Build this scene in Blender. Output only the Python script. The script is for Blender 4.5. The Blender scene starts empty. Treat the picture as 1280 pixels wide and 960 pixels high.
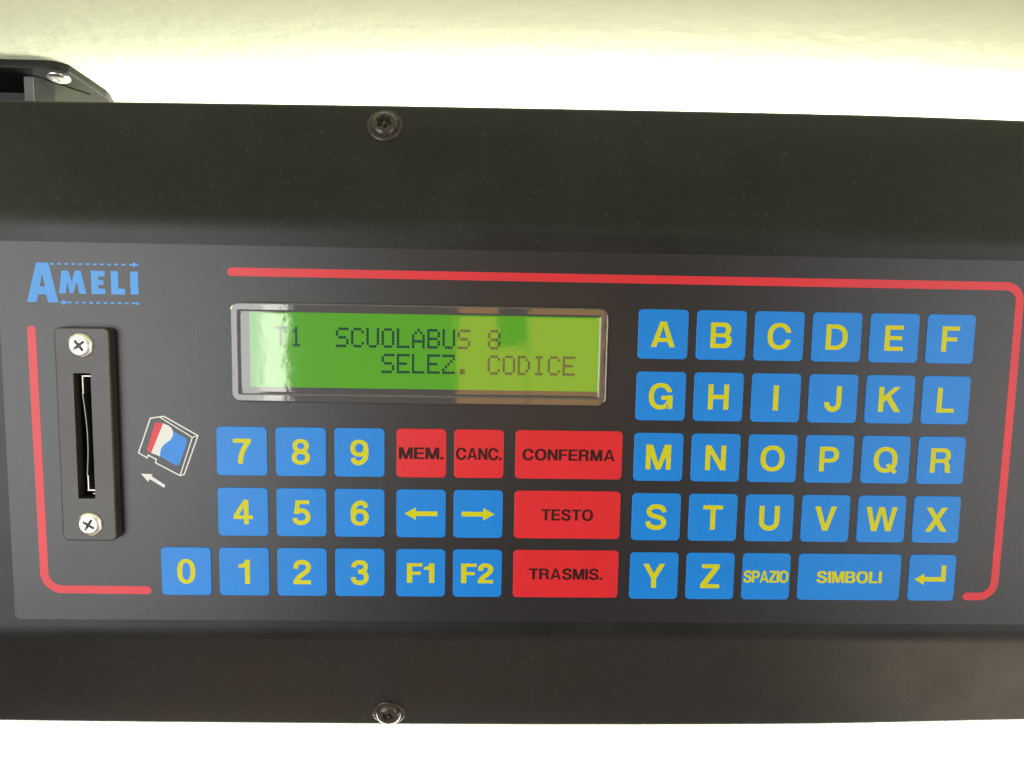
import bpy, bmesh, math, random
from mathutils import Matrix, Vector
from mathutils.geometry import delaunay_2d_cdt
random.seed(7)
S = 0.001                      # everything below is measured in millimetres
PI = math.pi
sc = bpy.context.scene
COL = sc.collection

# ---------------------------------------------------------------- camera
cd = bpy.data.cameras.new('camera'); cam = bpy.data.objects.new('camera', cd); COL.objects.link(cam)
right = Vector((0.999413, -0.02917, 0.017981)); down = Vector((0.014645, -0.110788, -0.993736)); fwd = Vector((0.030979, 0.993416, -0.110296))
m = Matrix((( right.x, -down.x, -fwd.x, -5.886*S), (right.y, -down.y, -fwd.y, -188.749*S), (right.z, -down.z, -fwd.z, 20.956*S), (0, 0, 0, 1)))
cam.matrix_world = m
cd.sensor_width = 36; cd.lens = 36*1000/1280; cd.clip_start = 0.005; cd.clip_end = 50
sc.camera = cam
sc.render.resolution_x = 1024; sc.render.resolution_y = 768

# ---------------------------------------------------------------- world, lamps, exposure
w = bpy.data.worlds.new('World'); sc.world = w; w.use_nodes = True
bg = w.node_tree.nodes['Background']; bg.inputs[0].default_value = (1.0, 0.99, 0.98, 1); bg.inputs[1].default_value = 0.16
sc.view_settings.view_transform = 'Standard'; sc.view_settings.look = 'None'
sc.view_settings.exposure = 0; sc.view_settings.gamma = 1; sc.view_settings.use_curve_mapping = False

def area(name, loc, target, sx, sy, radiance, col):
    l = bpy.data.lights.new(name, 'AREA'); l.shape = 'RECTANGLE'; l.size = sx*S; l.size_y = sy*S
    l.energy = radiance*PI*sx*S*sy*S; l.color = col
    o = bpy.data.objects.new(name, l); COL.objects.link(o); o.location = Vector(loc)*S
    o.rotation_euler = (Vector(target)-Vector(loc)).to_track_quat('-Z', 'Y').to_euler()
    return o
# window daylight from the front left, a bright strip at its edge, weaker light from the right
area('window_light', (-525, -600, -90), (-525, 0, -90), 600, 540, 5.6, (0.98, 0.99, 1))
area('strip_light', (-220, -600, -38), (-220, 0, -38), 34, 130, 10.5, (1, 1, 0.9))
area('side_window_light', (640, -600, -100), (640, 0, -100), 500, 480, 4.0, (1, 0.97, 0.96))
area('low_fill', (390, -130, -440), (100, 0, -75), 280, 240, 3.0, (1, 0.85, 0.62))  # added lamp, brightens the lower fold at the right
area('floor_bounce_fill', (-60, -150, -520), (0, 0, -60), 560, 260, .75, (1, 0.70, 0.42))  # added lamp standing in for brown bounce off the floor
# added lamps that put a warm reflection in the display, with a dark gap
area('warm_reflection_lamp', (-12, -300, -17), (-12, 0, -17), 25, 66, 2.8, (1, 0.48, 0.08))
area('warm_reflection_lamp', (42, -300, -17), (42, 0, -17), 46, 66, 2.8, (1, 0.48, 0.08))
area('warm_reflection_lamp', (9.5, -300, -30), (9.5, 0, -30), 17, 40, 2.8, (1, 0.48, 0.08))
# daylight coming in behind the unit: onto the ceiling above it and the lining below it
area('rear_light', (60, 150, -45), (60, 30, 75), 280, 120, 24, (1, 0.99, 0.93))
area('lower_rear_light', (0, 135, -330), (0, 172, -120), 900, 50, 23, (1, 0.98, 0.9))

# ---------------------------------------------------------------- helpers
def mesh_obj(name, verts, faces, mat=None, parent=None, smooth=False, label=None):
    me = bpy.data.meshes.new(name)
    me.from_pydata([(x*S, y*S, z*S) for x, y, z in verts], [], faces)
    me.validate(); me.update()
    if smooth:
        for p in me.polygons: p.use_smooth = True
    return link(name, me, mat, parent, label)
def link(name, me, mat=None, parent=None, label=None):
    if mat is not None and not me.materials: me.materials.append(mat)
    o = bpy.data.objects.new(name, me); COL.objects.link(o)
    if parent is not None: o.parent = parent
    if label: o['label'] = label
    return o
def at(o, x, y, z): o.location = (x*S, y*S, z*S); return o
def empty(name, label, cat):
    o = bpy.data.objects.new(name, None); COL.objects.link(o); o['label'] = label; o['category'] = cat
    o.empty_display_size = 0.02
    return o
def box(x0, x1, y0, y1, z0, z1):
    v = [(x, y, z) for x in (x0, x1) for y in (y0, y1) for z in (z0, z1)]
    return v, [(0,1,3,2), (4,6,7,5), (0,4,5,1), (2,3,7,6), (0,2,6,4), (1,5,7,3)]
def join(parts):
    V, F = [], []
    for v, f in parts:
        k = len(V); V += list(v); F += [tuple(i+k for i in q) for q in f]
    return V, F

def rrect(x0, x1, z0, z1, r, n=5):
    """counter-clockwise rounded rectangle in (x, z)"""
    out = []
    for cx, cz, a in ((x1-r, z1-r, 0), (x0+r, z1-r, 90), (x0+r, z0+r, 180), (x1-r, z0+r, 270)):
        for i in range(n+1):
            t = math.radians(a+90*i/n); out.append((cx+r*math.cos(t), cz+r*math.sin(t)))
    return out
def pad(w, h, r, t, b, n=5):
    """rounded key-like pad lying on y = 0 and rising to y = -t"""
    V, rings = [], []
    for inset, y in ((0, 0), (0, -(t-b)), (b*.3, -(t-b*.3)), (b, -t)):
        rings.append(len(V)); V += [(x, y, z) for x, z in rrect(-w/2+inset, w/2-inset, -h/2+inset, h/2-inset, max(r-inset, .05), n)]
    k = 4*(n+1); F = []
    for a, c in zip(rings[:-1], rings[1:]):
        for i in range(k):
            j = (i+1) % k; F.append((a+j, a+i, c+i, c+j))
    F.append(tuple(rings[-1]+k-1-i for i in range(k)))
    return V, F

def union2d(add, cut=()):
    """flat triangulation of the union of polygons minus the cut ones"""
    pts, faces = [], []
    for poly in list(add)+list(cut):
        ar = sum(p[0]*q[1]-q[0]*p[1] for p, q in zip(poly, list(poly[1:])+[poly[0]]))
        if ar < 0: poly = list(reversed(poly))
        k = len(pts); pts += [Vector(p) for p in poly]; faces.append(list(range(k, k+len(poly))))
    v, e, f, ov, oe, of = delaunay_2d_cdt(pts, [], faces, 0, 1e-6)
    na = len(add); F = []
    for tri, src in zip(f, of):
        if any(s < na for s in src) and not any(s >= na for s in src): F.append(tuple(tri))
    return [(p.x, p.y) for p in v], F
def flat(add, y, cut=()):
    """printed sheet in the x z plane facing -y"""
    v, f = union2d(add, cut); F = []
    for t in f:
        a, b, c = (v[i] for i in t[:3])
        ccw = (b[0]-a[0])*(c[1]-a[1])-(b[1]-a[1])*(c[0]-a[0]) > 0
        F.append(tuple(t) if ccw else tuple(reversed(t)))
    return [(p[0], y, p[1]) for p in v], F
def ribbon(pts, w, closed=False):
    """quads along a polyline (each one polygon for the union)"""
    L, Rr = [], []
    n = len(pts)
    for i in range(n):
        if closed: a, b = pts[i-1], pts[(i+1) % n]
        else: a, b = pts[max(i-1, 0)], pts[min(i+1, n-1)]
        p = Vector(pts[i])
        d1 = (p-Vector(a)); d2 = (Vector(b)-p)
        if d1.length < 1e-9: d1 = d2
        if d2.length < 1e-9: d2 = d1
        d1 = d1.normalized(); d2 = d2.normalized()
        t = (d1+d2).normalized(); nn = Vector((-t.y, t.x))
        k = w/2/max(.35, nn.dot(Vector((-d1.y, d1.x))))
        L.append(tuple(p+nn*k)); Rr.append(tuple(p-nn*k))
    out = []
    for i in range(n if closed else n-1):
        j = (i+1) % n
        out.append([L[i], Rr[i], Rr[j], L[j]])
    return out
def disc(cx, cz, r, n=12): return [(cx+r*math.cos(2*PI*i/n), cz+r*math.sin(2*PI*i/n)) for i in range(n)]
def arc(cx, cy, rx, ry, a0, a1, n=12):
    return [(cx+rx*math.cos(math.radians(a0+(a1-a0)*i/n)), cy+ry*math.sin(math.radians(a0+(a1-a0)*i/n))) for i in range(n+1)]
def spline(P, n=6):
    out = []
    for i in range(len(P)-1):
        p0 = P[max(i-1, 0)]; p1 = P[i]; p2 = P[i+1]; p3 = P[min(i+2, len(P)-1)]
        for j in range(n):
            t = j/n
            out.append(tuple(.5*(2*b+(c-a)*t+(2*a-5*b+4*c-d)*t*t+(3*b-a-3*c+d)*t**3) for a, b, c, d in zip(p0, p1, p2, p3)))
    out.append(tuple(P[-1])); return out

# ---------------------------------------------------------------- bold grotesque lettering, cap height 1
W_, H_ = .20, .165
def rc(x0, x1, y0, y1): return [(x0, y0), (x1, y0), (x1, y1), (x0, y1)]
def ell(cx, cy, rx, ry, n=40):
    out = []
    for i in range(n):
        t = 2*PI*i/n; c, s = math.cos(t), math.sin(t)
        out.append((cx+rx*math.copysign(abs(c)**.88, c), cy+ry*math.copysign(abs(s)**.88, s)))
    return out
def dshape(x0, x1, y0, y1, r):  # stem side flat, right side round
    r = min(r, (y1-y0)/2)
    return [(x0, y0)]+arc(x1-r, y0+r, r, r, -90, 0, 8)+arc(x1-r, y1-r, r, r, 0, 90, 8)+[(x0, y1)]
def stroke(P, w=.19): return ribbon(spline(P), w)
G = {}
def g(ch, width, add, cut=()): G[ch] = (width, add, list(cut))
g('A', .95, [[(0,0), (.215,0), (.475,.80), (.735,0), (.95,0), (.595,1), (.355,1)], rc(.23, .72, .2, .36)])
g('B', .84, [dshape(0, .84, 0, .56, .27), dshape(0, .80, .45, 1, .26)], [dshape(W_, .63, H_, .43, .13), dshape(W_, .59, .575, 1-H_, .12)])
g('C', .92, [ell(.47, .5, .47, .525)], [ell(.47, .5, .27, .355), [(.47, .5), (1.2, .36), (1.2, .655)], rc(.62, 1.2, .37, .645)])
g('D', .86, [dshape(0, .86, 0, 1, .44)], [dshape(W_, .66, H_, 1-H_, .27)])
g('E', .75, [rc(0, W_, 0, 1), rc(0, .75, 0, H_), rc(0, .73, 1-H_, 1), rc(0, .69, .425, .585)])
g('F', .70, [rc(0, W_, 0, 1), rc(0, .70, 1-H_, 1), rc(0, .62, .41, .57)])
g('G', .95, [ell(.47, .5, .47, .525)], [ell(.47, .5, .27, .355), rc(.5, 1.2, .54, .66), [(.47, .54), (1.2, .54), (1.2, .7), (.7, .66)], rc(.72, 1.2, -.1, .2)])
G['G'][1].extend([]); 
g('H', .82, [rc(0, W_, 0, 1), rc(.62, .82, 0, 1), rc(0, .82, .42, .59)])
g('I', .21, [rc(0, .21, 0, 1)])
g('J', .68, [rc(.4725, .6775, .32, 1)]+ribbon(arc(.338, .32, .237, .25, 0, -180, 14)+[(.10, .36)], .205))
g('K', .90, [rc(0, W_, 0, 1), [(.13, .31), (.13, .56), (.60, 1), (.86, 1)], [(.27, .56), (.43, .70), (.90, 0), (.645, 0)]])
g('L', .70, [rc(0, W_, 0, 1), rc(0, .70, 0, H_)])
g('M', 1.0, [rc(0, .19, 0, 1), rc(.81, 1, 0, 1), [(0, 1), (.265, 1), (.585, 0), (.415, 0)], [(.735, 1), (1, 1), (.585, 0), (.415, 0)]])
g('N', .82, [rc(0, .195, 0, 1), rc(.625, .82, 0, 1), [(0, 1), (.21, 1), (.82, 0), (.61, 0)]])
g('O', .97, [ell(.485, .5, .485, .525)], [ell(.485, .5, .28, .355)])
g('P', .79, [rc(0, W_, 0, 1), dshape(0, .79, .36, 1, .31)], [dshape(W_, .59, .52, 1-H_, .155)])
g('Q', .97, [ell(.485, .5, .485, .525)], [ell(.485, .5, .28, .355)])
g('R', .86, [rc(0, W_, 0, 1), dshape(0, .82, .40, 1, .29), [(.45, .48), (.70, .50), (.80, .30), (.81, .10), (.86, 0), (.635, 0), (.605, .12), (.60, .28), (.55, .40), (.40, .42)]], [dshape(W_, .62, .555, 1-H_, .14)])
g('S', .84, stroke([(.735, .70), (.70, .82), (.60, .905), (.42, .93), (.23, .89), (.125, .76), (.16, .63), (.30, .55), (.47, .505), (.64, .44), (.735, .31), (.69, .15), (.56, .08), (.42, .065), (.24, .095), (.12, .19), (.095, .32)], .19))
g('T', .80, [rc(0, .80, 1-H_, 1), rc(.30, .50, 0, 1)])
g('U', .82, [rc(0, W_, .34, 1), rc(.62, .82, .34, 1)]+ribbon(arc(.41, .34, .31, .262, 180, 360, 18), .20))
g('V', .89, [[(0, 1), (.222, 1), (.445, .26), (.668, 1), (.89, 1), (.55, 0), (.34, 0)]])
g('W', 1.28, [[(0, 1), (.215, 1), (.355, .30), (.53, 1), (.75, 1), (.925, .30), (1.065, 1), (1.28, 1), (1.035, 0), (.825, 0), (.64, .72), (.455, 0), (.245, 0)]])
g('X', .90, [[(0, 0), (.245, 0), (.89, 1), (.65, 1)], [(.655, 0), (.90, 0), (.25, 1), (.01, 1)]])
g('Y', .89, [[(0, 1), (.228, 1), (.445, .60), (.662, 1), (.89, 1), (.545, .39), (.345, .39)], rc(.345, .545, 0, .42)])
g('Z', .78, [rc(.04, .76, 1-H_, 1), rc(0, .78, 0, H_), [(0, H_), (.0, .13), (.25, .13), (.76, .84), (.76, .87), (.51, .87)]])
g('.', .21, [rc(0, .21, 0, .20)])
g('0', .72, [ell(.36, .5, .36, .515)], [ell(.36, .5, .16, .36)])
g('1', .45, [rc(.25, .45, 0, 1), [(0, .67), (0, .80), (.14, .83), (.24, .89), (.29, 1), (.42, 1), (.42, .67)]])
g('2', .72, stroke([(.10, .64), (.13, .80), (.23, .895), (.36, .92), (.50, .89), (.60, .80), (.61, .67), (.55, .55), (.42, .44), (.28, .33), (.17, .21), (.115, .07)], .19)+[rc(.012, .71, 0, H_)])
g('3', .72, stroke([(.105, .72), (.14, .83), (.23, .905), (.36, .925), (.50, .90), (.58, .82), (.59, .71), (.53, .60), (.42, .545), (.29, .54)], .185)+stroke([(.29, .54), (.45, .53), (.57, .46), (.62, .33), (.59, .18), (.49, .095), (.35, .07), (.21, .10), (.12, .19), (.10, .31)], .185))
g('4', .76, [rc(.41, .60, 0, 1), rc(0, .76, .21, .36), [(0, .36), (.0, .27), (.15, .27), (.46, .76), (.46, 1), (.42, 1)]])
g('5', .72, [rc(.13, .67, .84, 1), [(.06, .44), (.235, .44), (.31, .92), (.13, .95)]]+stroke([(.09, .28), (.12, .165), (.22, .09), (.36, .075), (.50, .12), (.605, .22), (.615, .38), (.55, .50), (.43, .575), (.30, .575), (.18, .50)], .185))
g('6', .72, [ell(.365, .325, .355, .34)]+stroke([(.62, .72), (.56, .86), (.44, .92), (.31, .90), (.18, .80), (.11, .64), (.095, .45), (.10, .33)], .19), [ell(.365, .32, .165, .18)])
g('7', .72, [rc(.02, .72, .835, 1)]+stroke([(.63, .90), (.50, .71), (.39, .49), (.315, .25), (.29, 0)], .20))
g('8', .72, [ell(.36, .275, .36, .29), ell(.36, .745, .32, .27)], [ell(.36, .28, .165, .14), ell(.36, .735, .14, .12)])
g('9', .72, [ell(.355, .675, .355, .34)]+stroke([(.10, .28), (.16, .14), (.28, .08), (.41, .10), (.54, .20), (.61, .36), (.625, .55), (.62, .67)], .19), [ell(.355, .68, .165, .18)])
EXTRA = {'G': [rc(.50, .95, .36, .52), rc(.765, .95, 0, .52)], 'Q': [[(.50, .27), (.62, .36), (.98, .02), (.86, -.09)]]}

def text_polys(txt, width=None, cap=1.0, cx=0, cz=0, gap=.10, bold=0):
    """list of (verts2d, faces) for a word, centred on (cx, cz)"""
    x = 0; runs = []
    for ch in txt:
        if ch == ' ': x += .45; continue
        wd, add, cut = G[ch]
        v, f = union2d(add, cut)
        runs.append((x, v, f))
        if ch in EXTRA:
            # second layer of the same glyph joined to the first by another union
            pieces = [[v[i] for i in t] for t in f]+EXTRA[ch]
            v, f = union2d(pieces); runs[-1] = (x, v, f)
        if bold and ch != 'A':
            # heavier weight: the same outline drawn three times, slightly apart
            x0_, v, f = runs[-1]
            pieces = [[(v[i][0]+dx, v[i][1]) for i in t] for t in f for dx in (-bold, 0, bold)]
            v, f = union2d(pieces); runs[-1] = (x0_, v, f)
        x += wd+gap
    tot = x-gap
    sx = cap if width is None else width/tot
    V, F = [], []
    for x0, v, f in runs:
        k = len(V)
        V += [((x0+p[0]-tot/2)*sx+cx, (p[1]-.5)*cap+cz) for p in v]
        for t in f:
            a, b, c = (v[i] for i in t[:3])
            ccw = (b[0]-a[0])*(c[1]-a[1])-(b[1]-a[1])*(c[0]-a[0]) > 0
            F.append(tuple(i+k for i in (t if ccw else reversed(t))))
    return V, F

# ---------------------------------------------------------------- materials
class N:
    def __init__(s, name):
        s.m = bpy.data.materials.new(name); s.m.use_nodes = True; s.t = s.m.node_tree
        s.p = s.t.nodes['Principled BSDF']; s.out = s.t.nodes['Material Output']
        s.tc = s.t.nodes.new('ShaderNodeTexCoord')
    def n(s, typ, **kw):
        x = s.t.nodes.new(typ)
        for k, v in kw.items():
            if k.startswith('i_'): x.inputs[k[2:].replace('_', ' ')].default_value = v
            else: setattr(x, k, v)
        return x
    def l(s, a, b): s.t.links.new(a, b)
    def noise(s, scale, detail=3, rough=.55, vec=None):
        x = s.n('ShaderNodeTexNoise'); x.inputs['Scale'].default_value = scale; x.inputs['Detail'].default_value = detail; x.inputs['Roughness'].default_value = rough
        s.l(vec or s.tc.outputs['Object'], x.inputs['Vector']); return x
    def ramp(s, src, stops):
        x = s.n('ShaderNodeValToRGB'); e = x.color_ramp.elements
        while len(e) < len(stops): e.new(.5)
        for q, (pos, c) in zip(e, stops): q.position = pos; q.color = c if len(c) == 4 else (*c, 1)
        s.l(src, x.inputs['Fac']); return x
    def bump(s, src, dist, strength=1.0, prev=None):
        b = s.n('ShaderNodeBump'); b.inputs['Distance'].default_value = dist; b.inputs['Strength'].default_value = strength
        s.l(src, b.inputs['Height'])
        if prev is not None: s.l(prev.outputs['Normal'], b.inputs['Normal'])
        return b
    def set(s, col=None, rough=None, metal=None, spec=None):
        if col: s.p.inputs['Base Color'].default_value = (*col, 1)
        if rough is not None: s.p.inputs['Roughness'].default_value = rough
        if metal is not None: s.p.inputs['Metallic'].default_value = metal
        if spec is not None: s.p.inputs['Specular IOR Level'].default_value = spec
        return s
def printed(name, col, rough=.42, grain=1.0, var=.10, spec=.5):
    """ink under textured polyester film"""
    k = N(name).set(col, rough, spec=spec)
    n1 = k.noise(3300, 2); n2 = k.noise(60, 4)
    lo = tuple(c*(1-var) for c in col); hi = tuple(min(1, c*(1+var)) for c in col)
    r = k.ramp(n2.outputs['Fac'], [(.3, lo), (.7, hi)]); k.l(r.outputs['Color'], k.p.inputs['Base Color'])
    b = k.bump(n1.outputs['Fac'], .00006*grain, .8); k.l(b.outputs['Normal'], k.p.inputs['Normal'])
    return k.m
M_over = printed('overlay_film', (.0125, .0112, .0130), .335, 1.0, .12, .5)
M_blue = printed('blue_print', (.003, .175, .58), .36, 1.0, .05, .36)
M_red = printed('red_print', (.55, .014, .021), .36, 1.0, .05, .36)
M_yel = printed('yellow_print', (.49, .47, .004), .42, .2, .04, .25)
M_blk = printed('black_print', (.03, .005, .006), .42, .2, .1, .2)
M_stripe = printed('red_stripe_print', (.55, .02, .03), .38, .75, .05, .4)
M_logo = printed('blue_logo_print', (.035, .235, .62), .45, .8, .05)
M_white = printed('white_print', (.58, .58, .56), .45, .8, .04)

def painted(name, base, rough, dust, spec=.5):
    k = N(name).set(base, rough, spec=spec)
    n1 = k.noise(1500, 3); n2 = k.noise(45, 5, .6); n3 = k.noise(900, 2)
    r = k.ramp(n2.outputs['Fac'], [(.3, tuple(c*.8 for c in base)), (.72, tuple(c*1.35 for c in base))])
    sp = k.ramp(n3.outputs['Fac'], [(.64, (0, 0, 0)), (.76, (dust, dust, dust))])
    mx = k.n('ShaderNodeMix', data_type='RGBA'); k.l(sp.outputs['Color'], mx.inputs[0]); k.l(r.outputs['Color'], mx.inputs[6]); mx.inputs[7].default_value = (.12, .12, .115, 1)
    k.l(mx.outputs[2], k.p.inputs['Base Color'])
    rr = k.ramp(n2.outputs['Fac'], [(.3, (rough-.05,)*3), (.75, (rough+.08,)*3)]); k.l(rr.outputs['Color'], k.p.inputs['Roughness'])
    b = k.bump(n1.outputs['Fac'], .00005, .7); k.l(b.outputs['Normal'], k.p.inputs['Normal'])
    return k.m
M_case = painted('black_painted_metal', (.0080, .0078, .0076), .40, .16, .33)
M_block = painted('dark_brown_plastic', (.038, .033, .028), .42, .15, .5)
M_brk = painted('black_moulded_plastic', (.011, .0105, .009), .40, .2, .28)
M_web_sheen = painted('painted_web_sheen', (.10, .098, .10), .5, .1)  # lighter grey paints the reflection on the web's front edge
M_inside = N('black_plastic').set((.004, .004, .004), .6).m

k = N('bright_zinc_screw').set((.86, .85, .82), .32, 1.0)
n = k.noise(700, 3); r = k.ramp(n.outputs['Fac'], [(.3, (.24,)*3), (.7, (.42,)*3)]); k.l(r.outputs['Color'], k.p.inputs['Roughness'])
M_zinc = k.m
k = N('black_oxide_screw').set((.045, .038, .032), .26, .35)
n = k.noise(900, 3); r = k.ramp(n.outputs['Fac'], [(.3, (.2,)*3), (.7, (.36,)*3)]); k.l(r.outputs['Color'], k.p.inputs['Roughness'])
M_oxide = k.m
k = N('tinned_contact').set((.55, .50, .46), .5, 1.0); n = k.noise(500); b = k.bump(n.outputs['Fac'], .00004, .4); k.l(b.outputs['Normal'], k.p.inputs['Normal']); M_tin = k.m
k = N('green_contact_blade').set((.10, .13, .10), .35, .6); n = k.noise(300); b = k.bump(n.outputs['Fac'], .00004, .4); k.l(b.outputs['Normal'], k.p.inputs['Normal']); M_blade = k.m

k = N('display_bezel').set((.030, .026, .026), .5); n = k.noise(2500, 2); b = k.bump(n.outputs['Fac'], .00005, .5); k.l(b.outputs['Normal'], k.p.inputs['Normal']); M_bezel = k.m
# backlit liquid crystal: it gives off its own green light
k = N('backlit_green_lcd').set((.03, .10, .004), .5, spec=.2)
n = k.noise(30, 3); r = k.ramp(n.outputs['Fac'], [(.3, (.050, .24, .003)), (.7, (.056, .26, .004))])
k.l(r.outputs['Color'], k.p.inputs['Emission Color']); k.p.inputs['Emission Strength'].default_value = 1.0; M_lcd = k.m
k = N('lcd_segment').set((.004, .022, .018), .6, spec=.1); k.p.inputs['Emission Color'].default_value = (.001, .035, .025, 1); k.p.inputs['Emission Strength'].default_value = .5; M_seg = k.m
# clear acrylic window
k = N('clear_acrylic'); k.t.nodes.remove(k.p)
tr = k.n('ShaderNodeBsdfTransparent'); gl = k.n('ShaderNodeBsdfGlossy'); gl.inputs['Roughness'].default_value = .055
fr = k.n('ShaderNodeFresnel'); fr.inputs['IOR'].default_value = 1.75
mx = k.n('ShaderNodeMixShader'); k.l(fr.outputs[0], mx.inputs[0]); k.l(tr.outputs[0], mx.inputs[1]); k.l(gl.outputs[0], mx.inputs[2]); k.l(mx.outputs[0], k.out.inputs['Surface'])
n = k.noise(190, 3); b = k.bump(n.outputs['Fac'], .0001, .22); k.l(b.outputs['Normal'], gl.inputs['Normal']); k.l(b.outputs['Normal'], fr.inputs['Normal'])
M_lens = k.m

k = N('cream_textured_lining').set((.83, .84, .60), .75, spec=.25)
n1 = k.noise(190, 3, .5); n2 = k.noise(9, 3)
r = k.ramp(n2.outputs['Fac'], [(.3, (.77, .80, .56)), (.7, (.83, .86, .62))]); k.l(r.outputs['Color'], k.p.inputs['Base Color'])
b = k.bump(n1.outputs['Fac'], .0014, .6); k.l(b.outputs['Normal'], k.p.inputs['Normal']); M_lining = k.m
k = N('grey_lint').set((.21, .21, .20), .9, spec=.1); M_lint = k.m

# ---------------------------------------------------------------- the lining above and behind (one curved sheet)
def ceil_z(y): return 75-.194*(y-51)
prof = [(-700, ceil_z(-700)), (-300, ceil_z(-300)), (-100, ceil_z(-100)), (0, ceil_z(0)), (40, ceil_z(40)), (60, ceil_z(60))]
z_end = ceil_z(60)
prof += [(75, z_end-2.2), (100, z_end-4)]
prof += [(100+70*math.sin(math.radians(a)), z_end-4-70*(1-math.cos(math.radians(a)))) for a in range(10, 91, 10)]
prof += [(172, -120), (176, -300), (180, -700)]
xs = [-900, -300, 0, 300, 900]
V = [(x, y, z) for x in xs for y, z in prof]; n = len(prof); F = []
for i in range(len(xs)-1):
    for j in range(n-1): F.append((i*n+j, i*n+j+1, (i+1)*n+j+1, (i+1)*n+j))
lining = mesh_obj('ceiling', V, F, M_lining, smooth=True)
lining['kind'] = 'structure'; lining['label'] = 'pale cream textured ceiling lining curving down behind the unit'

# ---------------------------------------------------------------- the unit
unit = empty('sign_controller', 'black metal sign controller with blue and red keys and lit green display', 'control panel')
T23 = math.tan(math.radians(23))
ZT, ZB = 36.5, -62.5          # bends of the folded cover
def lerp_tab(tab, x):
    if x <= tab[0][0]: return tab[0][1]
    for (a, va), (b, vb) in zip(tab[:-1], tab[1:]):
        if x <= b:
            t = (x-a)/(b-a); return va+(vb-va)*t
    return tab[-1][1]
TOP = [(-123.2, 65.15), (-93, 65.55), (-62.7, 65.95), (-32, 66.33), (14.9, 66.7), (62.4, 67.0), (94.5, 67.05), (126.8, 66.65), (160, 66.0)]
BOT = [(-160, -91.4), (-131.5, -91.84), (-98.7, -92.35), (-32, -92.95), (2, -93.15), (45, -93.1), (79.7, -92.8), (105.7, -92.1), (140.5, -90.85)]
X0, X1 = -172, 172
RB = 11.0; DB = RB*math.tan(math.radians(11.5))      # bend radius, tangent length
def case_profile(x):
    zt = sum(lerp_tab(TOP, x+d) for d in (-9, 0, 9))/3; zb = sum(lerp_tab(BOT, x+d) for d in (-9, 0, 9))/3
    P = [(45, 52), (19, 52), (18, 53), (18, zt-1), (17, zt)]
    yt = (zt-ZT)*T23; e = 1.0
    # rounded upper lip
    for t in (0, .25, .5, .75, 1):
        a = (yt+e, zt); b_ = (yt, zt); c = (yt-e*math.sin(math.radians(23)), zt-e*math.cos(math.radians(23)))
        P.append(tuple((1-t)**2*u+2*t*(1-t)*v+t*t*w_ for u, v, w_ in zip(a, b_, c)))
    for s in (.33, .66):
        z = zt-e+(ZT+DB-zt+e)*s; P.append(((z-ZT)*T23, z))
    cz = ZT-DB
    for i in range(9):
        a = math.radians(23*(1-i/8)); P.append((RB-RB*math.cos(a), cz+RB*math.sin(a)))
    up = len(P)
    cz = ZB+DB
    for i in range(9):
        a = math.radians(23*i/8); P.append((RB-RB*math.cos(a), cz-RB*math.sin(a)))
    yb = (ZB-zb)*T23
    for s in (.33, .66):
        z = ZB-DB+(zb+e-ZB+DB)*s; P.append(((ZB-z)*T23, z))
    for t in (0, .25, .5, .75, 1):
        c = (yb+e, zb); b_ = (yb, zb); a = (yb-e*math.sin(math.radians(23)), zb+e*math.cos(math.radians(23)))
        P.append(tuple((1-t)**2*u+2*t*(1-t)*v+t*t*w_ for u, v, w_ in zip(a, b_, c)))
    P += [(17, zb), (18, zb+1), (18, -79), (19, -78), (45, -78)]
    return P, up
V, F = [], []
xs = [X0+(X1-X0)*i/60 for i in range(61)]
for x in xs:
    P, up = case_profile(x); V += [(x, y, z) for y, z in P]
n = len(P)
for i in range(len(xs)-1):
    for j in range(n-1):
        if j == up-1: continue          # the flat front, made below with its slot
        F.append((i*n+j, i*n+j+1, (i+1)*n+j+1, (i+1)*n+j))
    F.append((i*n+n-1, i*n, (i+1)*n, (i+1)*n+n-1))
F.append(tuple(range(n))); F.append(tuple(reversed(range((len(xs)-1)*n, len(xs)*n))))
SLOT = (-101.0, -97.05, -28.1, 1.37)
fv, ff = flat([[(X0, ZB+DB), (X1, ZB+DB), (X1, ZT-DB), (X0, ZT-DB)]], 0, [rc(*SLOT)])
V, F = join([(V, F), (fv, ff)])
case = mesh_obj('case', V, F, M_case, unit, smooth=True, label='folded black painted metal case')
case.data.polygons.foreach_set('use_smooth', [len(p.vertices) == 4 for p in case.data.polygons])
for p in case.data.polygons:
    if abs(p.normal.y+1) < 1e-4 or abs(p.normal.x) > .9: p.use_smooth = False

# overlay film with the slot cut out
OX0, OX1, OZ0, OZ1, OT = -118.5, 133.0, -58.6, 31.25, .35
ring = rrect(OX0, OX1, OZ0, OZ1, 1.2, 4)
fv, ff = flat([ring], -OT, [rc(*SLOT)])
k = len(ring)
side = ([(x, 0, z) for x, z in ring]+[(x, -OT, z) for x, z in ring], [((i+1) % k, i, k+i, k+(i+1) % k) for i in range(k)])
overlay = mesh_obj('keypad_overlay', *join([(fv, ff), side]), M_over, unit, label='dark grey printed keypad film on the front')

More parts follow.
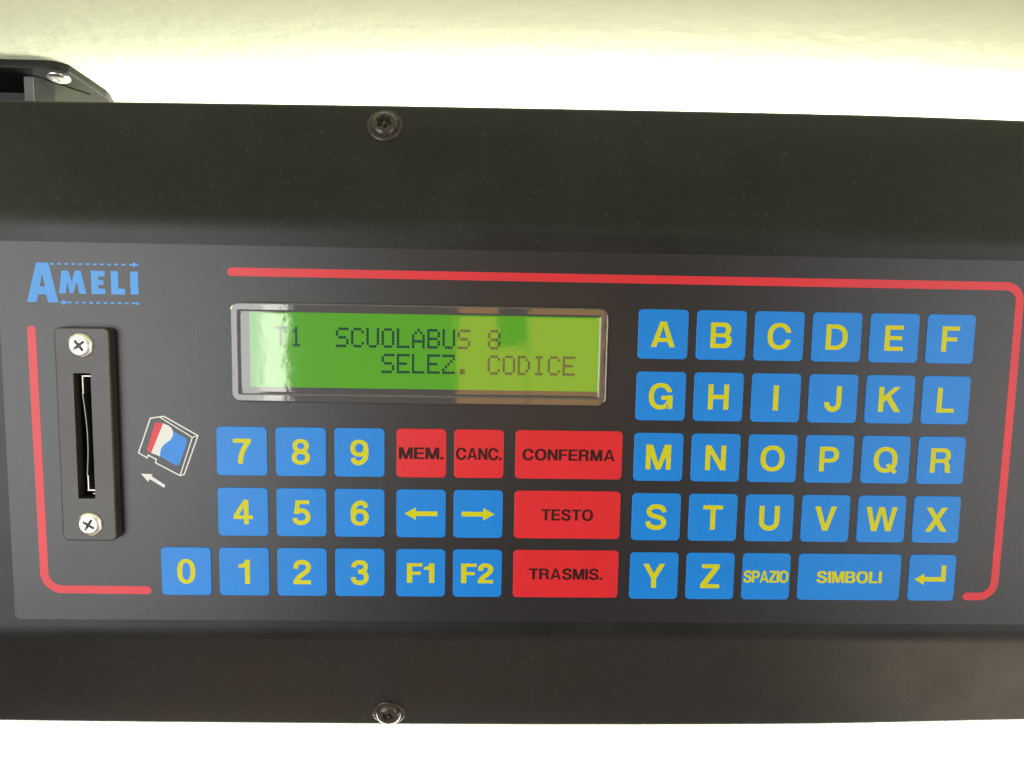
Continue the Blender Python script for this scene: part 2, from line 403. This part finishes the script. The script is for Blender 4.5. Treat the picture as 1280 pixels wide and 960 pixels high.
# red border lines (print)
def stripe(pts, w):
    a, b = pts[0], pts[-1]
    return flat(ribbon(pts, w)+[disc(*a, w/2, 16), disc(*b, w/2, 16)], -OT-.03)
top_line = [(-65.3, 25.2), (117.5, 25.2)]+arc(117.3, 21.6, 3.6, 3.6, 86, 4, 8)+[(120.9, 0), (120.75, -45.6)]+arc(116.9, -47.6, 3.8, 3.8, -4, -86, 8)+[(113.9, -51.4)]
left_line = [(-111.4, 11.0), (-111.1, -46.2)]+arc(-107.0, -47.0, 4.1, 4.1, 184, 266, 8)+[(-86.9, -51.2)]
mesh_obj('border_line', *stripe(top_line, 1.95), M_stripe, overlay, label='red line round the letter keys')
mesh_obj('border_line', *stripe(left_line, 1.95), M_stripe, overlay, label='red line round the card slot')

# logo
LY = -OT-.03
Ab = [(-109.6, 26.45), (-106.85, 26.45), (-104.95, 17.42), (-107.25, 17.42), (-107.65, 19.2), (-109.4, 19.2), (-109.95, 17.42), (-112.05, 17.42)]
Ac = [(-108.35, 23.9), (-109.05, 21.0), (-107.85, 21.0)]
Mm = [(-104.75, 19.5), (-103.95, 24.75), (-102.45, 24.75), (-101.75, 22.3), (-100.95, 24.75), (-99.6, 24.75), (-98.5, 19.5), (-100.1, 19.5), (-100.6, 22.2), (-101.45, 19.6), (-102.3, 19.6), (-102.75, 22.2), (-103.2, 19.5)]
Ee = [[(-97.35, 19.5), (-95.7, 19.5), (-95.7, 24.8), (-97.35, 24.8)], rc(-96.5, -94.2, 19.5, 20.75), rc(-96.5, -94.55, 21.6, 22.7), rc(-96.5, -94.2, 23.55, 24.8)]
Ll = [rc(-92.85, -91.2, 19.5, 24.8), rc(-92, -89.7, 19.5, 20.85)]
Ii = [rc(-88.45, -86.65, 19.55, 24.8)]
dash = [rc(-106.5+i*1.62, -105.65+i*1.62, 26.02+i*.012, 26.42+i*.012) for i in range(11)]
dash += [rc(-88.6, -86.5, 26.15, 26.55), [(-88.0, 26.35), (-87.5, 27.05), (-87.0, 26.35), (-87.5, 25.65)]]
dash2 = [rc(-102.8+i*1.62, -101.95+i*1.62, 17.28+i*.004, 17.68+i*.004) for i in range(10)]
dash2 += [rc(-104.5, -102.9, 17.25, 17.65), [(-104.2, 17.45), (-103.7, 18.15), (-103.2, 17.45), (-103.7, 16.75)], rc(-87.3, -86.6, 17.2, 17.75)]
mesh_obj('logo', *join([flat([Ab], LY, [Ac]), flat([Mm], LY), flat(Ee, LY), flat(Ll, LY), flat(Ii, LY), flat(dash, LY), flat(dash2, LY)]), M_logo, overlay, label='blue AMELI lettering between dashed arrows')

# memory card pictogram
card = mesh_obj('card_pictogram', *join([flat(ribbon([(-84.9, -9.3), (-81.75, -8.8), (-73.95, -13.3), (-77.4, -22.7), (-78.4, -22.95), (-84.0, -19.95), (-83.85, -19.1), (-85.65, -18.1), (-85.95, -18.8), (-87.9, -17.6)], .3, True), LY),
    flat(ribbon([(-82.7, -8.98), (-75.25, -13.75), (-78.3, -22.8)], .26), LY-.012), flat(ribbon([(-75.25, -13.75), (-74.05, -13.35)], .22), LY-.024)]), M_white, overlay, label='white outline drawing of a memory card')
mesh_obj('pictogram_field', *flat([[(-83.9, -10.5), (-83.4, -10.25), (-81.95, -10.5), (-84.95, -17.6), (-85.75, -17.2), (-85.85, -16.7)]], LY), M_red, card)
mesh_obj('pictogram_field', *flat([[(-81.95, -10.5)]+spline([(-80.9, -10.9), (-80.1, -11.55), (-79.75, -12.4), (-79.75, -13.2), (-80.4, -14.4), (-81.9, -15.6), (-82.7, -16.8), (-82.95, -18.4)], 4)+[(-84.95, -17.6)]], LY), M_white, card)
mesh_obj('pictogram_field', *flat([list(reversed(spline([(-79.72, -12.3), (-79.72, -13.2), (-80.37, -14.4), (-81.87, -15.6), (-82.67, -16.8), (-82.9, -18.35)], 4)))+[(-77.2, -13.65), (-76.65, -14.1), (-76.5, -14.9), (-78.3, -20.1), (-78.75, -20.5), (-79.4, -20.5)]], LY), M_blue, card)
mesh_obj('insert_arrow', *flat([[(-87.5, -22.6), (-84.8, -22.7), (-85.05, -23.2), (-81.85, -25.35), (-82.2, -25.95), (-85.5, -23.9), (-85.9, -24.55)]], LY), M_white, overlay, label='small white arrow pointing to the card slot')

# ---------------------------------------------------------------- keys
KT = .22
meshes = {}
def key(x0, x1, z1, z0, mat, label, legend, legmat):
    w_, h_ = round(x1-x0, 2), round(z1-z0, 2); kk = (w_, h_, mat.name)
    if kk not in meshes:
        o = mesh_obj('key', *pad(w_, h_, 1.0, KT, .14, 4), mat, unit); meshes[kk] = o.data; o['label'] = label
    else: o = link('key', meshes[kk], None, unit, label)
    at(o, (x0+x1)/2, -OT, (z0+z1)/2)
    v, f = legend
    mesh_obj('legend', [(a, -KT-.02, b) for a, b in v], f, legmat, o)
    return o
colx = {c: (29.58+13.87*i, 29.58+13.87*i+11.9) for i, c in enumerate('abcdef')}
colx['f'] = (98.85, 110.55)
rowz = [(18.28, 6.53), (3.52, -8.22), (-11.24, -22.98), (-26.0, -37.74), (-40.74, -52.5)]
for r, word in enumerate(('ABCDEF', 'GHIJKL', 'MNOPQR', 'STUVWX', 'YZ')):
    for c, ch in zip('abcdef', word):
        key(*colx[c], *rowz[r], M_blue, 'blue key printed with a yellow letter '+ch, text_polys(ch, cap=6.05), M_yel)
key(*colx['c'], *rowz[4], M_blue, 'blue key printed SPAZIO in yellow', text_polys('SPAZIO', 11.0, 3.0, gap=.06, bold=0.025), M_yel)
key(71.2, 96.8, *rowz[4], M_blue, 'wide blue key printed SIMBOLI in yellow', text_polys('SIMBOLI', 16.1, 2.95, gap=.12, bold=0.025), M_yel)
def enter_arrow():
    cx, cz = (colx['f'][0]+colx['f'][1])/2, (rowz[4][0]+rowz[4][1])/2
    P = [(100.3, -47.0), (102.75, -45.55), (102.75, -46.42), (106.95, -46.42), (106.95, -43.45), (108.15, -43.45), (108.15, -47.58), (102.75, -47.58), (102.75, -48.45)]
    v, f = flat([[(a-cx, b-cz) for a, b in P]], 0); return [(p[0], p[2]) for p in v], f
key(*colx['f'], *rowz[4], M_blue, 'blue key printed with a yellow bent enter arrow', enter_arrow(), M_yel)
nx = [(-83.4, -71.5), (-69.63, -57.72), (-55.8, -43.88), (-41.95, -30.05)]
nz = [(-10.98, -22.76), (-25.7, -37.5), (-40.4, -52.3)]
for dgt, c, r in (('7',1,0), ('8',2,0), ('9',3,0), ('4',1,1), ('5',2,1), ('6',3,1), ('0',0,2), ('1',1,2), ('2',2,2), ('3',3,2)):
    key(*nx[c], *nz[r], M_blue, 'blue key printed with a yellow figure '+dgt, text_polys(dgt, cap=6.0), M_yel)
mxs = [(-27.25, -15.42), (-13.55, -1.7), (1.08, 26.74)]
key(*mxs[0], *nz[0], M_red, 'red key printed MEM. in black', text_polys('MEM.', 10.5, 2.85, gap=.12, bold=0.025), M_blk)
key(*mxs[1], *nz[0], M_red, 'red key printed CANC. in black', text_polys('CANC.', 10.8, 2.85, gap=.10, bold=0.025), M_blk)
key(*mxs[2], *nz[0], M_red, 'wide red key printed CONFERMA in black', text_polys('CONFERMA', 22.1, 2.75, gap=.14, bold=0.025), M_blk)
key(*mxs[2], *nz[1], M_red, 'wide red key printed TESTO in black', text_polys('TESTO', 12.4, 2.75, gap=.12, bold=0.025), M_blk)
key(*mxs[2], *nz[2], M_red, 'wide red key printed TRASMIS. in black', text_polys('TRASMIS.', 17.8, 2.75, gap=.12, bold=0.025), M_blk)
def arrow(s):
    P = [(-3.95*s, 0), (-1.2*s, 1.55), (-1.2*s, .58), (3.95*s, .58), (3.95*s, -.58), (-1.2*s, -.58), (-1.2*s, -1.55)]
    v, f = flat([P if s < 0 else P[::-1]], 0); return [(p[0], p[2]) for p in v], f
key(*mxs[0], *nz[1], M_blue, 'blue key with a yellow arrow pointing left', arrow(1), M_yel)
key(*mxs[1], *nz[1], M_blue, 'blue key with a yellow arrow pointing right', arrow(-1), M_yel)
key(*mxs[0], *nz[2], M_blue, 'blue key printed F1 in yellow', text_polys('F1', None, 4.9, gap=.14, bold=0.03), M_yel)
key(*mxs[1], *nz[2], M_blue, 'blue key printed F2 in yellow', text_polys('F2', None, 4.9, gap=.12, bold=0.03), M_yel)

# ---------------------------------------------------------------- display
DX0, DX1, DZ0, DZ1 = -65.7, 22.35, -5.0, 18.3
v, f = pad(DX1-DX0, DZ1-DZ0, 2.2, .10, .05, 6)
disp = at(mesh_obj('display', v, f, M_bezel, unit, label='two line green character display behind a clear window'), (DX0+DX1)/2, -OT, (DZ0+DZ1)/2)
def inner(pts): return [(x-(DX0+DX1)/2, y+OT, z-(DZ0+DZ1)/2) for x, y, z in pts]
LX0, LX1, LZ0, LZ1 = -61.4, 20.6, -1.5, 16.1
v, f = box(LX0, LX1, -OT-.16, -OT-.05, LZ0, LZ1)
mesh_obj('lcd_panel', inner(v), f, M_lcd, disp, label='lit yellow green liquid crystal panel')
DOT = {'T': '11111 00100 00100 00100 00100 00100 00100', '1': '00100 01100 00100 00100 00100 00100 01110', 'S': '01111 10000 10000 01110 00001 00001 11110',
 'C': '01110 10001 10000 10000 10000 10001 01110', 'U': '10001 10001 10001 10001 10001 10001 01110', 'O': '01110 10001 10001 10001 10001 10001 01110',
 'L': '10000 10000 10000 10000 10000 10000 11111', 'A': '00100 01010 10001 10001 11111 10001 10001', 'B': '11110 10001 10001 11110 10001 10001 11110',
 '8': '01110 10001 10001 01110 10001 10001 01110', 'E': '11111 10000 10000 11110 10000 10000 11111', 'Z': '11111 00001 00010 00100 01000 10000 11111',
 '.': '00000 00000 00000 00000 00000 01100 01100', 'D': '11100 10010 10001 10001 10001 10010 11100', 'I': '01110 00100 00100 00100 00100 00100 01110'}
for line, ztop in (('T1  SCUOLABUS 8', 12.75), ('       SELEZ. CODICE', 6.8)):
    for i, ch in enumerate(line):
        if ch == ' ': continue
        parts = []
        for rr_, row in enumerate(DOT[ch].split()):
            for cc, b_ in enumerate(row):
                if b_ == '1':
                    x = -55.65+3.555*i+cc*.605; z = ztop-rr_*.665
                    parts.append(([(x, -OT-.175, z-.61), (x+.55, -OT-.175, z-.61), (x+.55, -OT-.175, z), (x, -OT-.175, z)], [(0, 1, 2, 3)]))
        v, f = join(parts); mesh_obj('character', inner(v), f, M_seg, disp)
# clear window: raised rim with a shallow sunk middle
def lens():
    V, F = [], []
    w_, h_ = DX1-DX0, DZ1-DZ0
    prof_ = [(0, -.12), (0, -.75), (.12, -1.0), (.4, -1.1), (1.7, -1.1), (2.1, -.95), (2.5, -.9)]
    rings = []
    for ins, y in prof_:
        rings.append(len(V)); V += [(x, y, z) for x, z in rrect(-w_/2+ins, w_/2-ins, -h_/2+ins, h_/2-ins, max(2.2-ins, .5), 6)]
    k_ = 28
    for a, c in zip(rings[:-1], rings[1:]):
        for i in range(k_):
            j = (i+1) % k_; F.append((a+j, a+i, c+i, c+j))
    F.append(tuple(rings[-1]+k_-1-i for i in range(k_)))
    return V, F
mesh_obj('window', *lens(), M_lens, disp, label='clear glossy plastic window')

# ---------------------------------------------------------------- card slot
BX0, BX1, BZ0, BZ1, BH = -105.0, -92.45, -38.3, 11.85, 3.0
def block():
    rings, V, F = [], [], []
    for ins, y in ((0, -OT+.02), (0, -BH+.35), (.1, -BH+.1), (.35, -BH)):
        rings.append(len(V)); V += [(x, y, z) for x, z in rrect(BX0+ins, BX1-ins, BZ0+ins, BZ1-ins, 1.3-ins, 4)]
    k_ = 20
    for a, c in zip(rings[:-1], rings[1:]):
        for i in range(k_):
            j = (i+1) % k_; F.append((a+j, a+i, c+i, c+j))
    top = rrect(BX0+.35, BX1-.35, BZ0+.35, BZ1-.35, .95, 4)
    fv_, ff_ = flat([top], -BH, [rc(*SLOT)])
    x0, x1, z0, z1 = SLOT; c = [(x0, z0), (x1, z0), (x1, z1), (x0, z1)]
    hole = ([(x, -BH, z) for x, z in c]+[(x, -.05, z) for x, z in c], [(i, (i+1) % 4, 4+(i+1) % 4, 4+i) for i in range(4)])
    return join([(V, F), (fv_, ff_), hole])
slot = mesh_obj('card_slot', *block(), M_block, unit, label='upright dark plastic memory card slot with two bright screws')
x0, x1, z0, z1 = SLOT
mesh_obj('slot_housing', *join([box(x0-1, x0+.02, .05, 16, z0-1, z1+1), box(x1-.02, x1+1, .05, 16, z0-1, z1+1), box(x0+.02, x1-.02, .05, 16, z0-1, z0+.02), box(x0+.02, x1-.02, .05, 16, z1-.02, z1+1), box(x0-1, x1+1, 16.01, 17, z0-1, z1+1)]), M_inside, slot)
def bar(p, q, w_, y0, y1):
    r = ribbon([p, q], w_)[0]
    return ([(x, y0, z) for x, z in r]+[(x, y1, z) for x, z in r], [(0, 1, 2, 3), (7, 6, 5, 4), (0, 4, 5, 1), (1, 5, 6, 2), (2, 6, 7, 3), (3, 7, 4, 0)])
mesh_obj('contact_frame', *join([bar((-99.95, .55), (-97.1, .55), .26, -1.3, 3), bar((-99.75, .34), (-99.75, -3.6), .26, -1.3, 2), bar((-99.6, -26.5), (-97.1, -26.5), .28, -1.3, 3), bar((-99.4, -26.3), (-99.4, -22.9), .26, -1.3, 2), bar((-98.6, -27.4), (-97.1, -27.4), .2, -.9, 2)]), M_tin, slot)
bp_ = spline([(-99.7, -3.6), (-99.35, -7), (-99.05, -11), (-98.95, -14), (-99.0, -17.5), (-99.2, -20.5), (-99.4, -22.9)], 4)
mesh_obj('contact_blade', *join([bar(a, b_, .2, -1.7, 2.5) for a, b_ in zip(bp_[:-1], bp_[1:])]), M_blade, slot)

def screw_mesh(name, hole, prof_, floor, mat, seg=48, pin=None):
    """lathe about -y; the drive recess outline is hole(angle)"""
    V, F = [], []
    def ringv(fr, y): 
        k_ = len(V)
        for i in range(seg):
            a = 2*PI*i/seg; r_ = fr(a) if callable(fr) else fr
            V.append((r_*math.cos(a), -y, r_*math.sin(a)))
        return k_
    rs = []
    for fr, y in [(lambda a: hole(a)*.62, floor), (hole, prof_[0][1])]+prof_: rs.append(ringv(fr, y))
    for a, c in zip(rs[:-1], rs[1:]):
        for i in range(seg):
            j = (i+1) % seg; F.append((a+i, a+j, c+j, c+i))
    F.append(tuple(rs[0]+i for i in range(seg)))
    if pin:
        k_ = len(V)
        for r_, y in ((pin, floor), (pin, prof_[0][1]-.35), (pin*.6, prof_[0][1]-.2)):
            for i in range(12):
                a = 2*PI*i/12; V.append((r_*math.cos(a), -y, r_*math.sin(a)))
        for q in range(2):
            for i in range(12):
                j = (i+1) % 12; F.append((k_+q*12+j, k_+q*12+i, k_+q*12+12+i, k_+q*12+12+j))
        F.append(tuple(k_+24+11-i for i in range(12)))
    me = bpy.data.meshes.new(name); me.from_pydata([(x*S, y*S, z*S) for x, y, z in V], [], F); me.validate()
    bm = bmesh.new(); bm.from_mesh(me); bmesh.ops.recalc_face_normals(bm, faces=bm.faces); bm.to_mesh(me); bm.free()
    for p in me.polygons: p.use_smooth = True
    me.materials.append(mat)
    e = me.edges
    me.set_sharp_from_angle(angle=math.radians(40))
    return me
def cross(L, a_):
    def f_(t):
        c, s = abs(math.cos(t)), abs(math.sin(t))
        return min(L/max(c, s, 1e-6), a_/max(min(c, s), 1e-6))
    return f_
ph = screw_mesh('screw', cross(1.62, .40), [(1.85, .98), (2.3, .82), (2.7, .55), (2.9, .25), (2.95, 0)], -.35, M_zinc, 96)
for z, rot in ((7.8, 52), (-34.2, 32)):
    o = at(link('screw', ph, None, slot), -99.0 if z > 0 else -98.5, -BH, z); o.rotation_euler = (0, math.radians(rot), 0)
bt = screw_mesh('cover_screw', lambda a: 1.72+.24*math.cos(6*a), [(2.15, 1.72), (2.65, 1.52), (3.1, 1.12), (3.35, .6), (3.4, .42), (3.6, .4), (4.0, .36), (4.2, .2), (4.2, 0)], .5, M_oxide, 72, .42)
sx = -31.4
for x, z, s in ((-31.4, 60.95, 1), (-30.4, -88.4, -1)):
    y = (z-ZT)*T23 if s > 0 else (ZB-z)*T23
    o = at(link('cover_screw', bt, None, unit, 'black domed star drive screw'), x, y, z); o.rotation_mode = 'YXZ'; o.rotation_euler = (math.radians(-23*s), math.radians(20 if s > 0 else 48), 0)

# ---------------------------------------------------------------- lint and dust on the cover
def dust(count, seed, zr, area_fn):
    rnd = random.Random(seed); V, F = [], []
    for q in range(count):
        x = rnd.uniform(-150, 150); z = rnd.uniform(*zr); kind = rnd.random()
        if kind < .80:
            r_ = rnd.uniform(.025, .06)*(1.7 if rnd.random() < .06 else 1); n_ = 5; k_ = len(V)
            for i in range(n_):
                a = 2*PI*i/n_; V.append(area_fn(x+r_*math.cos(a)*rnd.uniform(.6, 1.2), z+r_*math.sin(a)*rnd.uniform(.6, 1.2), .02))
            F.append(tuple(range(k_, k_+n_)))
        else:
            L = rnd.uniform(.3, 1.2); a = rnd.uniform(0, 2*PI); cu = rnd.uniform(-1.6, 1.6); k_ = len(V); st = 5
            for i in range(st+1):
                t = i/st; b_ = a+cu*t
                if i: x += L/st*math.cos(b_); z += L/st*math.sin(b_)
                nx_, nz_ = -math.sin(b_)*.014, math.cos(b_)*.014
                V.append(area_fn(x+nx_, z+nz_, .03+.05*math.sin(PI*t))); V.append(area_fn(x-nx_, z-nz_, .03+.05*math.sin(PI*t)))
            for i in range(st): F.append((k_+2*i, k_+2*i+1, k_+2*i+3, k_+2*i+2))
    return V, F
n23 = (math.cos(math.radians(23)), math.sin(math.radians(23)))
d1 = dust(1300, 3, (38.5, 64.0), lambda x, z, h: (x, (z-ZT)*T23-h*n23[0], z+h*n23[1]))
d2 = dust(260, 5, (-90.0, -65.0), lambda x, z, h: (x, (ZB-z)*T23-h*n23[0], z-h*n23[1]))
d3 = dust(130, 9, (-58, 31), lambda x, z, h: (x, -OT-h, z))
d4 = dust(60, 11, (31.5, 34.5), lambda x, z, h: (x, -h, z))
o = mesh_obj('dust', *join([d1, d2, d3, d4]), M_lint, case); o['kind'] = 'stuff'

# ---------------------------------------------------------------- mounting bracket on the ceiling
brk = empty('mounting_bracket', 'black moulded plastic bracket screwed to the ceiling above the case', 'bracket')
CXB = -150.0
th = math.atan(.194)
def on_ceil(x, y, h): return (x, y-h*math.sin(th), ceil_z(y)-h*math.cos(th))
def mirror(P): return P+[(2*CXB-x, y) for x, y in reversed(P)]
out = mirror([(-121.5, 29.4)]+[(-119.6, 29.6), (-117.9, 30.3), (-116.4, 31.6)]+[(-113.9, 44.6), (-113.6, 46.2), (-113.8, 48.5), (-115.0, 54)])
def plate(P, h0, h1, bev):
    cx = sum(p[0] for p in P)/len(P); cy = sum(p[1] for p in P)/len(P); V, F = [], []; k_ = len(P)
    def sh(p, d):
        v_ = Vector((p[0]-cx, p[1]-cy)); L = v_.length; return (cx+v_.x*(1-d/L), cy+v_.y*(1-d/L))
    for d, h in ((0, h0), (0, h1-bev), (bev*.3, h1-bev*.3), (bev, h1)):
        V += [on_ceil(*sh(p, d), h) for p in P]
    for q in range(3):
        for i in range(k_):
            j = (i+1) % k_; F.append((q*k_+i, q*k_+j, (q+1)*k_+j, (q+1)*k_+i))
    F.append(tuple(range(3*k_, 4*k_))); F.append(tuple(reversed(range(k_))))
    return V, F
def fix(o):
    bm = bmesh.new(); bm.from_mesh(o.data); bmesh.ops.recalc_face_normals(bm, faces=bm.faces); bm.to_mesh(o.data); bm.free(); return o
fix(mesh_obj('base_plate', *plate(out, .05, 2.2, .5), M_brk, brk))
for x0, x1 in ((-129.1, -126.8), (2*CXB+126.8, 2*CXB+129.1)):
    V, F = [], []
    for x in (x0, x1):
        V += [(x, 33.7, ceil_z(33.7)-2.15), (x, 33.7, 52), (x, 44, 52), (x, 44, ceil_z(44)-2.15)]
    F = [(0, 1, 2, 3), (7, 6, 5, 4), (0, 4, 5, 1), (1, 5, 6, 2), (2, 6, 7, 3), (3, 7, 4, 0)]
    wb = fix(mesh_obj('web', V, F, M_brk, brk))
    fix(mesh_obj('web_edge_sheen', *box(x0, x1, 33.35, 33.7, 52, ceil_z(33.7)-2.6), M_web_sheen, wb))  # thin cap added to carry the painted sheen of the black web
    s = 1 if x0 > CXB else -1
    xa = x1 if s > 0 else x0
    a = [(xa+s*.1, 33.9), (xa+s*.5, 33.6), (xa+s*9.8, 44.2), (xa+s*9.3, 44.5)]
    V = [on_ceil(x, y, 2.1) for x, y in a]+[on_ceil(x, y, 2.45) for x, y in a]
    fix(mesh_obj('stiffening_rib', V, F, M_brk, brk))
fix(mesh_obj('light_blocker_wall', *(lambda x0, x1: ([(x, y, z) for x in (x0, x1) for y, z in ((44.05, 52), (46, 52), (46, ceil_z(46)-2.2), (44.05, ceil_z(44.05)-2.2))], F))(2*CXB+128, -128), M_brk, brk))  # added wall, blocks the rear light so the gap between the webs stays dark
ps = screw_mesh('bracket_screw', cross(1.3, .32), [(1.7, .75), (2.3, .6), (2.75, .35), (2.95, .1), (2.95, 0)], -.2, M_zinc, 96)
for x in (-120.5, 2*CXB+120.5):
    o = link('screw', ps, None, brk); p = on_ceil(x, 34.6, 2.2); at(o, *p)
    o.rotation_euler = (math.radians(90)-th, 0, 0)
